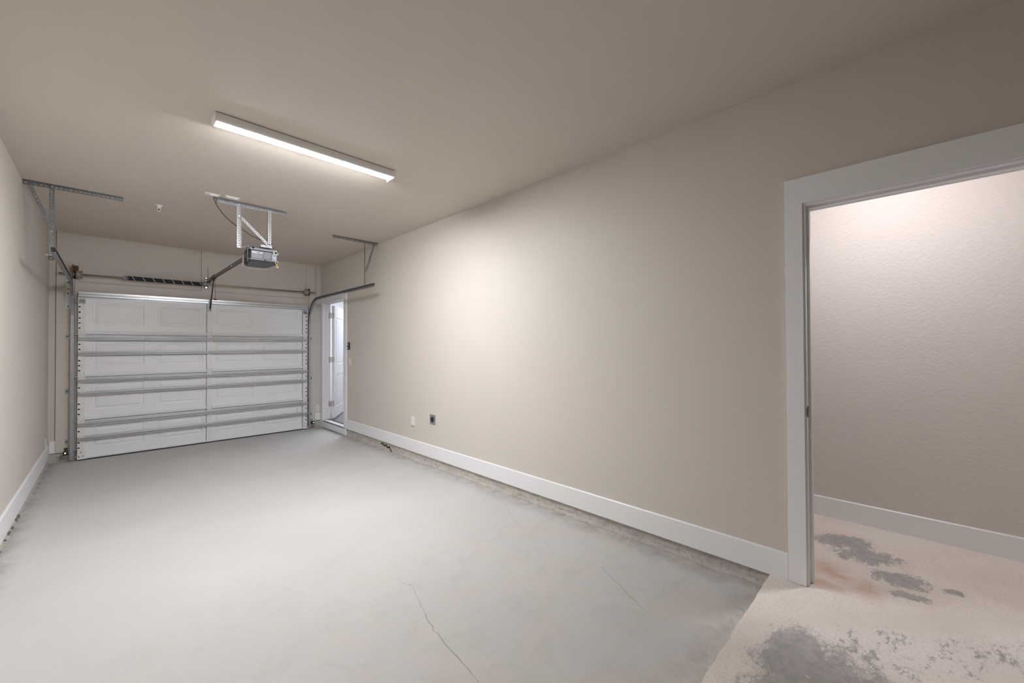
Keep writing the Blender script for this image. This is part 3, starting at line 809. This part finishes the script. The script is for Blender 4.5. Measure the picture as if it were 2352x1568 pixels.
# stencilled stripe winding round the coil
pts = []; prev = None; pitch = .105; turns = 7.6
for k in range(int(turns * 26) + 1):
    t = k / 26; x = .160 + t * pitch
    if x > .955: break
    a = 2 * PI * t
    r = .0312
    p = lambda xx: (xx, YS + r * math.cos(a), zs(.55) + r * math.sin(a))
    cur = (p(x - .004), p(x + .004))
    if prev: mb.quad(prev[0], prev[1], cur[1], cur[0], 1)
    prev = cur
obj('coil_spring', mb, [M_spring, M_stripe], ts, smooth=True)
for x, s in ((.142, -1), (.975, 1)):
    mb = MB(); mb.lathe([(.016, -.03 if s < 0 else -.012), (.031, -.026 if s < 0 else -.010), (.031, -.004), (.024, .002), (.024, .012), (.030, .014), (.030, .020), (.016, .024)], (x, YS, zs(x)), 16, 0)
    for a in (0.6, 2.2, 3.8): mb.tube([(x - .012, YS + .03 * math.cos(a), zs(x) + .03 * math.sin(a)), (x - .012, YS + .044 * math.cos(a), zs(x) + .044 * math.sin(a))], .0055, 8, 1)
    obj('winding_cone', mb, [M_drum, M_bolt], ts)
for x, s in ((-.290, -1), (2.430, 1)):
    mb = MB(); z = zs(x)
    mb.lathe([(.016, -.034), (.040, -.034), (.052, -.022), (.052, -.014), (.044, -.010), (.040, .0), (.044, .016), (.052, .020), (.052, .026), (.016, .030)], (x, YS, z), 22, 0)
    obj('cable_drum', mb, M_drum, ts)
for x, s in ((-.348, -1), (2.478, 1)):
    mb = MB(); z = zs(x)
    mb.box(x - .003, x + .003, YS - .035, YW - .020, z - .05, z + (.062 if s > 0 else .12)); mb.box(x, x + s * -.045 if s < 0 else x - .045, YW - .024, YW - .020, z - .05, z + (.062 if s > 0 else .12))
    mb.tube([(x - .012, YS, z), (x + .012, YS, z)], .026, 16, 1)
    obj('end_bearing_plate', mb, [M_rust, M_drum], ts)
mb = MB(); x = 1.002; z = zs(x)
mb.box(x - .003, x + .003, YS - .03, YW - .02, z - .045, z + .05); mb.box(x, x + .05, YW - .024, YW - .020, z - .055, z + .12)
mb.tube([(x - .01, YS, z), (x + .01, YS, z)], .028, 16)
mb.tube([(x + .012, YS - .02, z - .05), (x + .012, YS - .006, z - .05)], .013, 8, 1); mb.tube([(x + .012, YS - .02, z + .055), (x + .012, YS - .006, z + .055)], .008, 8, 1)
obj('center_bracket', mb, [M_drum, M_bolt], ts)
for x in (-.332, 2.478 - .012):
    mb = MB(); mb.tube([(x, YS - .03, zs(x) - .01), (x + (.006 if x < 0 else -.004), YDF - .03, 1.2), (x + (.01 if x < 0 else -.006), YDF - .035, -.07)], .0017, 6)
    obj('lift_cable', mb, M_spring, ts)

# ------------------------------------------------------------------ opener
op = thing('garage_door_opener', (1.13, 5.0, 2.2), 'dark grey ceiling-hung garage door opener with rail running to the door', 'garage door opener')
OX0, OX1, OY0, OY1, OZ0, OZ1 = 1.000, 1.278, 4.865, 5.190, 2.205, 2.378
TAP = .026
mb = MB()   # tapered, waisted body
def ring(z, ix, iy, c=.02):
    x0, x1, y0, y1 = OX0 + ix, OX1 - ix, OY0 + iy, OY1 - iy
    return [(x0 + c, y0, z), (x1 - c, y0, z), (x1, y0 + c, z), (x1 - TAP, y1 - c, z), (x1 - TAP - c, y1, z), (x0 + TAP + c, y1, z), (x0 + TAP, y1 - c, z), (x0, y0 + c, z)]
def loft(mb, rings, mis):
    o = []
    for r in rings: o.append(r)
    for i in range(len(o) - 1):
        n = len(o[i])
        for k in range(n): mb.quad(o[i][k], o[i][(k + 1) % n], o[i + 1][(k + 1) % n], o[i + 1][k], mis[i])
    mb.add(o[0], [tuple(range(len(o[0])))[::-1]], mis[0]); mb.add(o[-1], [tuple(range(len(o[-1])))], mis[-1])
loft(mb, [ring(2.212, .012, .012), ring(2.236, .004, .004), ring(2.240, .0, .0), ring(2.248, .0, .0), ring(2.252, .008, .008), ring(2.338, .010, .010), ring(2.344, .0, .0), ring(2.360, .0, .0), ring(2.378, .014, .014)],
     [0, 0, 1, 0, 0, 0, 1, 1])
mb.tube([(1.045, OY0 - .001, 2.362), (1.045, OY0 + .01, 2.362)], .012, 12, 2); mb.tube([(1.155, OY0 - .002, 2.244), (1.155, OY0 + .01, 2.244)], .008, 12, 2)
obj('housing', mb, [M_house, M_house2, M_hole], op, bevel=.002)
# light lens that bulges below and wraps the left side
mb = MB(); pr = None; nl = 14       # a bowed translucent apron across the front and down the left side
for k in range(nl + 1):
    t = k / nl; x = OX0 + TAP - .004 + t * (OX1 - OX0 - 2 * TAP + .008); bow = math.sin(t * PI) ** .6
    zb_ = 2.204 - .012 * bow; yy = OY1 + .003 + .020 * bow
    cur = [(x, yy, 2.32), (x, yy, zb_), (x, yy - .007, zb_), (x, yy - .007, 2.32)]
    if pr:
        for q in range(4): mb.quad(pr[q], pr[(q + 1) % 4], cur[(q + 1) % 4], cur[q])
    pr = cur
def side_x(y): return OX0 - .006 + TAP * (y - OY0) / (OY1 - OY0)
a_, b_ = OY1 - .05, OY1
mb.add([(side_x(a_) - .004, a_, 2.215), (side_x(b_) - .007, b_, 2.204), (side_x(b_) - .007, b_, 2.33), (side_x(a_) - .004, a_, 2.33),
        (side_x(a_), a_, 2.215), (side_x(b_), b_, 2.204), (side_x(b_), b_, 2.33), (side_x(a_), a_, 2.33)],
       [(0, 1, 2, 3), (7, 6, 5, 4), (0, 1, 5, 4), (1, 2, 6, 5), (2, 3, 7, 6), (3, 0, 4, 7)])
obj('light_lens', mb, M_lens, op, label='pale light lens along the far edge')
mb = MB(); a_, b_ = OY0 + .014, OY0 + .25
def sq(x_off, y0, y1, z0, z1, mi=0):
    mb.add([(side_x(y0) - x_off, y0, z0), (side_x(y1) - x_off, y1, z0), (side_x(y1) - x_off, y1, z1), (side_x(y0) - x_off, y0, z1),
            (side_x(y0) + .010, y0, z0), (side_x(y1) + .010, y1, z0), (side_x(y1) + .010, y1, z1), (side_x(y0) + .010, y0, z1)],
           [(0, 1, 2, 3), (7, 6, 5, 4), (0, 1, 5, 4), (1, 2, 6, 5), (2, 3, 7, 6), (3, 0, 4, 7)], mi)
sq(.002, OY0 + .014, OY0 + .235, 2.215, 2.352)
for k in range(3): sq(.0035, OY0 + .08 + .012 * k, OY0 + .17 - .010 * k, 2.302 - .017 * k, 2.309 - .017 * k, 1)
obj('side_cover', mb, [M_side, M_label], op, bevel=.002)
# labels: blocks of small print that is too small to read
mb = MB(); yl = OY0 + .0075
mb.box(1.030, 1.222, yl, yl + .003, 2.256, 2.333)
def lines(x0, x1, z0, z1, n, mi, seed):
    rnd = random.Random(seed); h = (z1 - z0) / n
    for k in range(n):
        e = x1 - rnd.uniform(0, .25) * (x1 - x0) * (k % 2)
        mb.box(x0, e, yl - .0006, yl, z1 - h * (k + .70), z1 - h * (k + .12), mi)
lines(1.034, 1.098, 2.303, 2.330, 3, 1, 1); lines(1.102, 1.142, 2.305, 2.328, 2, 1, 2); lines(1.034, 1.140, 2.260, 2.299, 5, 2, 3)
lines(1.150, 1.212, 2.262, 2.330, 8, 2, 4)
obj('rating_label', mb, [M_house, M_label, M_house2], op, label='white and grey printed label')
mb = MB(); mb.box(1.222, 1.264, yl, yl + .004, 2.254, 2.325)
for k in range(4): mb.box(1.226, 1.258, yl - .001, yl, 2.263 + k * .016, 2.2645 + k * .016, 1)
mb.tube([(1.231, yl - .002, 2.268), (1.231, yl, 2.268)], .004, 8, 2)
obj('terminal_panel', mb, [M_lblue, M_house2, M_hole], op)
def loop(c, r, n=16, plane='xz', a0=0, a1=2 * PI, sq=1):
    return [(c[0] + r * math.cos(a0 + (a1 - a0) * k / n), c[1] + .004 * math.sin(3 * k), c[2] + sq * r * math.sin(a0 + (a1 - a0) * k / n)) for k in range(n + 1)]
mb = MB(); mb.tube(loop((1.246, OY0 - .012, 2.338), .020), .0022, 6); mb.tube(loop((1.256, OY0 - .016, 2.330), .022, a0=1.2, a1=6.5, sq=.8), .0022, 6)
mb.tube([(1.235, OY0 - .01, 2.34), (1.24, OY0 - .02, 2.315), (1.228, OY0 - .006, 2.295)], .002, 6)
obj('wire_coil', mb, M_wire, op, smooth=True, label='white bell wire')
mb = MB(); mb.tube([(1.252, OY0 + .0, 2.225), (1.248, OY0 - .01, 2.238), (1.262, OY0 - .012, 2.246), (1.276, OY0 - .01, 2.238), (1.272, OY0, 2.228)], .003, 6)
mb.tube([(1.250, OY0 - .005, 2.240), (1.256, OY0 - .012, 2.215), (1.272, OY0 - .014, 2.188), (1.280, OY0 - .014, 2.176), (1.264, OY0 - .014, 2.180), (1.250, OY0 - .012, 2.190)], .0026, 6)
obj('antenna_wire', mb, M_yellow, op, smooth=True, label='cream curled antenna wire')
# hangers
Yo = 4.850
perf_angle((.730, Yo, ZC - .012), (1.348, Yo, ZC - .012), (0, -1, 0), (0, 0, -1), .028, M_angle, op, 'ceiling_angle', .025, .007)
perf_angle((.934, Yo - .004, ZC - .02), (.934, Yo - .004, 2.335), (-1, 0, 0), (0, -1, 0), .036, M_hanger, op, 'hanger', .025, .0075, .7)
perf_angle((1.176, Yo - .004, ZC - .02), (1.176, Yo - .004, 2.392), (1, 0, 0), (0, 1, 0), .030, M_hanger, op, 'hanger', .025, .007)
perf_angle((.936, Yo - .010, 2.660), (1.190, Yo - .010, 2.412), (0, 0, -1), (0, 1, 0), .026, M_hanger, op, 'brace', .025, .007)
mb = MB(); mb.bar((.926, Yo + .012, 2.340), (1.012, OY0 + .085, 2.390), .030, .004); mb.bar((1.010, OY0 + .085, 2.395), (1.03, OY0 + .085, 2.375), .03, .004)
obj('mounting_strap', mb, M_hanger, op)
mb = MB(); mb.box(1.108, 1.215, Yo - .006, OY0 + .04, 2.384, 2.388); mb.box(1.108, 1.215, Yo - .008, Yo - .004, 2.376, 2.400)
mb.tube([(1.160, Yo - .011, 2.388), (1.160, Yo - .007, 2.388)], .004, 8, 1)
obj('mounting_strap', mb, [M_hanger, M_hole], op)
for p in ((.916, 2.775), (1.190, 2.775), (.916, 2.655), (1.19, 2.42)):
    mb = MB(); mb.tube([(p[0], Yo - .018, p[1]), (p[0], Yo - .004, p[1])], .006, 8); obj('bolt', mb, M_bolt, op)
# rail to the header, in joined lengths
def rail_pt(t): return Vector((1.128 + (1.052 - 1.128) * t, 5.05 + (7.545 - 5.05) * t, 2.372 + (2.338 - 2.372) * t))
mb = MB(); a, b = rail_pt(0), rail_pt(1)
mb.bar(a, b, .034, .022); mb.bar(a + Vector((0, 0, .018)), b + Vector((0, 0, .018)), .012, .024, mi=1)
mb.bar(rail_pt(.02) + Vector((0, 0, -.012)), rail_pt(.98) + Vector((0, 0, -.012)), .020, .003, mi=1)
rl = obj('rail', mb, [M_rail, M_blk], op)
mb = MB(); mb.bar(rail_pt(.42) + Vector((-.018, 0, -.004)), rail_pt(.445) + Vector((-.018, 0, -.004)), .003, .012); obj('rail_clip', mb, M_bolt, rl)
mb = MB(); c = rail_pt(.885); e = rail_pt(.80)
mb.bar(rail_pt(.86), rail_pt(.92), .046, .040); mb.bar(rail_pt(.83) + Vector((0, 0, .018)), rail_pt(.87) + Vector((0, 0, .018)), .05, .016); mb.box(c.x - .008, c.x + .008, c.y - .05, c.y + .05, c.z - .048, c.z - .015)
tro = obj('trolley', mb, M_blk, op, bevel=.002)
mb = MB(); h1 = rail_pt(1.0)
mb.box(h1.x - .022, h1.x - .019, h1.y - .06, YW - .021, 2.318, 2.366); mb.box(h1.x + .019, h1.x + .022, h1.y - .06, YW - .021, 2.318, 2.366); mb.box(h1.x - .035, h1.x + .035, YW - .026, YW - .021, 2.30, 2.385)
mb.tube([(h1.x - .03, h1.y - .02, 2.34), (h1.x + .03, h1.y - .02, 2.34)], .006, 8, 1); mb.tube([(h1.x - .028, YW - .033, 2.378), (h1.x - .028, YW - .024, 2.378)], .009, 8, 1)
obj('header_bracket', mb, [M_rail, M_bolt], op)
mb = MB(); A = Vector((c.x, c.y, c.z - .035)); B = Vector((1.066, YDF - .050, 1.918)); md = A + (B - A) * .72
mb.bar(A, md, .012, .020, up=(0, 1, 0)); mb.bar(A + (B - A) * .66 + Vector((.0, .006, 0)), B, .016, .030, up=(0, 1, 0))
obj('door_arm', mb, M_blk, op, bevel=.002)
mb = MB(); rx, ry = c.x + .006, c.y - .10; mb.tube([(rx - .004, ry + .03, c.z - .02), (rx, ry, 2.25), (rx + .001, ry, 2.15), (rx, ry, 2.03)], .0022, 6)
cd = obj('release_cord', mb, M_red, op, label='thin red emergency cord')
mb = MB(); mb.box(rx - .022, rx + .022, ry - .006, ry + .006, 2.008, 2.022); mb.tube([(rx, ry, 2.018), (rx, ry, 2.034)], [.010, .004], 10)
obj('handle', mb, M_red, cd, bevel=.003)
mb = MB(); mb.tube([(1.046, YW - .022, 2.55), (1.040, YW - .05, 2.50), (1.045, YW - .06, 2.44), (1.050, YW - .05, 2.37)], .0022, 6)
obj('loose_wire', mb, M_cord, op)
# supply cord with its plug in the ceiling socket
def bez(ps, n=10):
    out = []
    for i in range(len(ps) - 1):
        p0 = Vector(ps[max(i - 1, 0)]); p1 = Vector(ps[i]); p2 = Vector(ps[i + 1]); p3 = Vector(ps[min(i + 2, len(ps) - 1)])
        for k in range(n):
            t = k / n
            out.append(0.5 * ((2 * p1) + (-p0 + p2) * t + (2 * p0 - 5 * p1 + 4 * p2 - p3) * t * t + (-p0 + 3 * p1 - 3 * p2 + p3) * t ** 3))
    out.append(Vector(ps[-1])); return out
yc_ = 4.90
mb = MB(); mb.tube(bez([(.712, 4.775, 2.735), (.724, 4.785, 2.700), (.800, 4.86, 2.635), (.878, yc_, 2.582), (.950, 4.905, 2.545), (1.03, 4.905, 2.495), (1.085, 4.905, 2.475), (1.16, 4.905, 2.450), (1.195, 4.90, 2.435), (1.228, 4.885, 2.400), (1.245, 4.88, 2.365)]), .0035, 8)
mb.tube(bez([(1.170, 4.835, 2.425), (1.178, 4.825, 2.415), (1.205, 4.825, 2.418), (1.222, 4.84, 2.424)]), .002, 6)
cdp = obj('power_cord', mb, M_cord, op, smooth=True)
mb = MB(); loft(mb, [[(.712 - a, 4.775 - b, z), (.712 + a, 4.775 - b, z), (.712 + a, 4.775 + b, z), (.712 - a, 4.775 + b, z)] for (a, b, z) in ((.008, .006, 2.728), (.017, .012, 2.760), (.018, .013, 2.780))], [0, 0])
obj('plug', mb, M_blk, cdp, bevel=.002)

# ------------------------------------------------------------------ ceiling things
mb = MB(); mb.box(.623, .742, 4.740, 4.815, ZC - .006, ZC); mb.box(.665, .700, 4.760, 4.790, ZC - .0125, ZC - .006, 0); mb.box(.6955, .7285, 4.760, 4.792, ZC - .016, ZC - .006, 0)
tag(obj('ceiling_socket', mb, [M_plate], bevel=.0015), 'white ceiling socket plate holding the opener plug', 'socket')
mb = MB(); mb.box(.779, .897, 4.705, 4.780, ZC - .006, ZC); mb.box(.795, .880, 4.722, 4.763, ZC - .011, ZC - .006)
tag(obj('ceiling_plate', mb, M_plate, bevel=.0015), 'white blank cover plate on ceiling above the perforated opener bar', 'cover plate')
sp = thing('sprinkler_head', (.344, 5.516, ZC), 'small white sprinkler head on the ceiling left of the opener', 'sprinkler')
mb = MB(); mb.lathe([(.033, 0), (.033, -.004), (.026, -.010), (.018, -.014), (.018, -.020)], (.344, 5.516, ZC), 24); obj('escutcheon', mb, M_plate, sp, smooth=True)
mb = MB(); mb.lathe([(.016, -.018), (.018, -.034), (.012, -.036)], (.344, 5.516, ZC), 16)
mb.bar((.332, 5.516, ZC - .034), (.337, 5.516, ZC - .062), .005, .004); mb.bar((.356, 5.516, ZC - .034), (.351, 5.516, ZC - .062), .005, .004)
mb.lathe([(.004, -.036), (.004, -.06), (.014, -.062), (.014, -.066)], (.344, 5.516, ZC), 14); obj('nozzle', mb, M_plate, sp)
mb = MB(); mb.tube([(.344, 5.512, ZC - .040), (.344, 5.512, ZC - .055)], .0055, 8); obj('glass_bulb', mb, M_rust, sp)

# four-foot strip light
FX0, FX1, FY0, FY1 = .456, 1.672, 3.066, 3.186
sl = thing('strip_light', ((FX0 + FX1) / 2, (FY0 + FY1) / 2, ZC), 'long white strip light glowing on the garage ceiling', 'ceiling light')
mb = MB(); mb.prism([(FY0, ZC - .0005), (FY0, ZC - .050), (FY0 + .008, ZC - .056), (FY0 + .012, ZC - .056), (FY0 + .012, ZC - .030), (FY1 - .012, ZC - .030),
                     (FY1 + .007, ZC - .0405), (FY1 + .0085, ZC - .0385), (FY1, ZC - .026), (FY1, ZC - .0005)], 0, FX0, FX1)  # far lip shaped to keep the diffuser's light off the ceiling
mb.box(FX0 - .001, FX1 + .001, FY0 - .0008, FY0 + .001, ZC - .0035, ZC - .0005, 1)
obj('housing', mb, [M_fixture, M_rust], sl)
mb = MB(); mb.prism([(FY0 + .0125, ZC - .0575), (FY1 - .048, ZC - .0605), (FY1 - .028, ZC - .0560), (FY1 - .007, ZC - .0395), (FY1 - .011, ZC - .035), (FY0 + .0125, ZC - .034)], 0, FX0 + .004, FX1 - .004)
obj('diffuser', mb, M_tube, sl)
for x in (FX0, FX1):
    mb = MB(); mb.box(x - .003, x + .003, FY0 - .001, FY1 + .0075, ZC - .062, ZC - .001); obj('end_cap', mb, M_fixture, sl)

# hall ceiling light
hl = thing('hall_ceiling_light', (3.10, .14, ZC), 'round flush light on the hall ceiling beyond the doorway', 'ceiling light')
mb = MB(); mb.lathe([(.085, 0), (.085, -.02), (.07, -.025)], (3.10, .14, ZC), 32); obj('rim', mb, M_plate, hl)
mb = MB(); mb.lathe([(.062, -.0255), (.055, -.030), (.03, -.033), (.01, -.034)], (3.10, .14, ZC), 32); obj('diffuser', mb, M_hlamp, hl, smooth=True)

# ------------------------------------------------------------------ wall things
w = thing('opener_wall_button', (XR, 6.443, 1.335), 'small black opener control on the wall beside the side door', 'wall control')
mb = MB(); mb.box(XR - .022, XR, 6.412, 6.474, 1.278, 1.394); obj('case', mb, M_blk, w, bevel=.003)
mb = MB(); mb.box(XR - .026, XR - .020, 6.424, 6.462, 1.345, 1.383); obj('button', mb, M_bplate, w, bevel=.002, label='grey push button')
mb = MB(); mb.box(XR - .025, XR - .020, 6.428, 6.456, 1.300, 1.312); obj('button', mb, M_plate, w)
w = thing('light_switch', (XR, 6.40, 1.085), 'white light switch below the black opener control', 'light switch')
mb = MB(); mb.box(XR - .006, XR, 6.366, 6.436, 1.030, 1.142); obj('plate', mb, M_plate, w, bevel=.002)
mb = MB(); mb.box(XR - .010, XR - .004, 6.385, 6.418, 1.052, 1.120); mb.box(XR - .013, XR - .009, 6.39, 6.413, 1.088, 1.116); obj('rocker', mb, M_plate, w, bevel=.001)
w = thing('wall_socket', (XR, 4.505, .382), 'white socket cover low on the right wall left of steel outlet', 'socket')
mb = MB(); mb.box(XR - .014, XR, 4.470, 4.540, .324, .438); obj('plate', mb, M_plate, w, bevel=.003)
mb = MB(); mb.box(XR - .020, XR - .012, 4.478, 4.532, .334, .430); obj('cover', mb, M_plate, w, bevel=.003)
w = thing('heavy_duty_socket', (XR, 4.07, .455), 'square steel outlet with a round black receptacle', 'socket')
mb = MB(); mb.box(XR - .005, XR, 4.014, 4.126, .398, .512); mb.tube([(XR - .007, 4.03, .50), (XR - .004, 4.03, .50)], .004, 8); obj('plate', mb, M_bplate, w, bevel=.001)
mb = MB(); mb.tube([(XR - .012, 4.07, .455), (XR - .004, 4.07, .455)], .031, 26)
for (dy, dz) in ((-.012, 0), (.012, 0), (0, -.014)): mb.box(XR - .0125, XR - .011, 4.07 + dy - .0015, 4.07 + dy + .0015, .455 + dz - .007, .455 + dz + .007, 1)
obj('receptacle', mb, [M_blk, M_hole], w)
w = thing('wall_socket', (XL, 7.43, .18), 'white outlet plate at the far end of the left wall', 'socket')
mb = MB(); mb.box(XL, XL + .007, 7.395, 7.467, .124, .240); obj('plate', mb, M_plate, w, bevel=.002)
mb = MB(); mb.box(XL + .005, XL + .009, 7.415, 7.447, .145, .219); obj('receptacle', mb, M_plate, w)
w = thing('wall_socket', (2.655, YW, .215), 'white outlet plate between garage door and side door', 'socket')
mb = MB(); mb.box(2.622, 2.692, YW - .007, YW, .160, .275); obj('plate', mb, M_plate, w, bevel=.002)
mb = MB(); mb.box(2.641, 2.673, YW - .010, YW - .005, .180, .255); mb.tube([(2.657, YW - .0112, .218), (2.657, YW - .0098, .218)], .0035, 8, 1)
obj('receptacle', mb, [M_plate, M_hole], w)

# safety sensors
def sensor(x, side, label, led, lens):
    z = .005 if side < 0 else -.012
    w = thing('safety_sensor', (x, YW - .08, z), label, 'door sensor')
    mb = MB(); mb.bar((x + side * .006, YW - .022, z + .006), (x + side * .006, YW - .13, z + .006), .034, .003); mb.box(x + side * .006 - .016, x + side * .006 + .016, YW - .026, YW - .020, z - .01, z + .05)
    obj('bracket', mb, M_rust if side < 0 else M_track, w)
    mb = MB(); mb.box(x - .024, x + .024, YW - .150, YW - .105, z - .024, z + .022); obj('body', mb, M_blk, w, bevel=.005)
    mb = MB(); mb.tube([(x - side * .022, YW - .128, z), (x - side * .034, YW - .128, z)], [.017, .012], 16); obj('lens', mb, lens, w, smooth=True)
    mb = MB(); mb.tube([(x + side * .004, YW - .1525, z + .004), (x + side * .004, YW - .149, z + .004)], .007, 12); obj('indicator', mb, led, w)
sensor(-.395, -1, 'black safety sensor with amber light at the left track foot', M_amber, M_blue)
sensor(2.535, 1, 'black safety sensor with green light at the right track foot', M_green, M_blk)

# ------------------------------------------------------------------ light
def area(name, loc, rot, sx, sy, power, col):
    l = bpy.data.lights.new(name, 'AREA'); l.shape = 'RECTANGLE'; l.size = sx; l.size_y = sy; l.energy = power; l.color = col
    o = bpy.data.objects.new(name, l); COL.objects.link(o); o.location = loc; o.rotation_euler = rot; return o
area('side_room_lamp', (a0 + 1.2, 8.4, 2.58), (0, 0, 0), 1.2, 1.2, 60, (.86, .90, 1.0))
w = bpy.data.worlds.new('World'); scene.world = w; w.use_nodes = True
w.node_tree.nodes['Background'].inputs[0].default_value = (.5, .5, .5, 1); w.node_tree.nodes['Background'].inputs[1].default_value = .02

# ------------------------------------------------------------------ camera
cam = bpy.data.cameras.new('camera'); co = bpy.data.objects.new('camera', cam); COL.objects.link(co)
cam.sensor_width = 36; cam.lens = 924.85 / 2352 * 36; cam.clip_start = .02
yaw, pit, rol = math.radians(44.885), math.radians(.6533), math.radians(-.2435)
F = Vector((math.sin(yaw) * math.cos(pit), math.cos(yaw) * math.cos(pit), math.sin(pit)))
R = Vector((math.cos(yaw), -math.sin(yaw), 0)); U = R.cross(F)
R2 = R * math.cos(rol) + U * math.sin(rol); U2 = U * math.cos(rol) - R * math.sin(rol)
co.matrix_world = Matrix(((R2.x, U2.x, -F.x, 0), (R2.y, U2.y, -F.y, 0), (R2.z, U2.z, -F.z, 1.3236), (0, 0, 0, 1)))
scene.camera = co
scene.view_settings.view_transform = 'Standard'; scene.view_settings.look = 'None'
scene.view_settings.exposure = 0.0; scene.view_settings.gamma = 1.0; scene.view_settings.use_curve_mapping = False
scene.cycles.max_bounces = 8; scene.cycles.diffuse_bounces = 6
scene.cycles.use_denoising = True
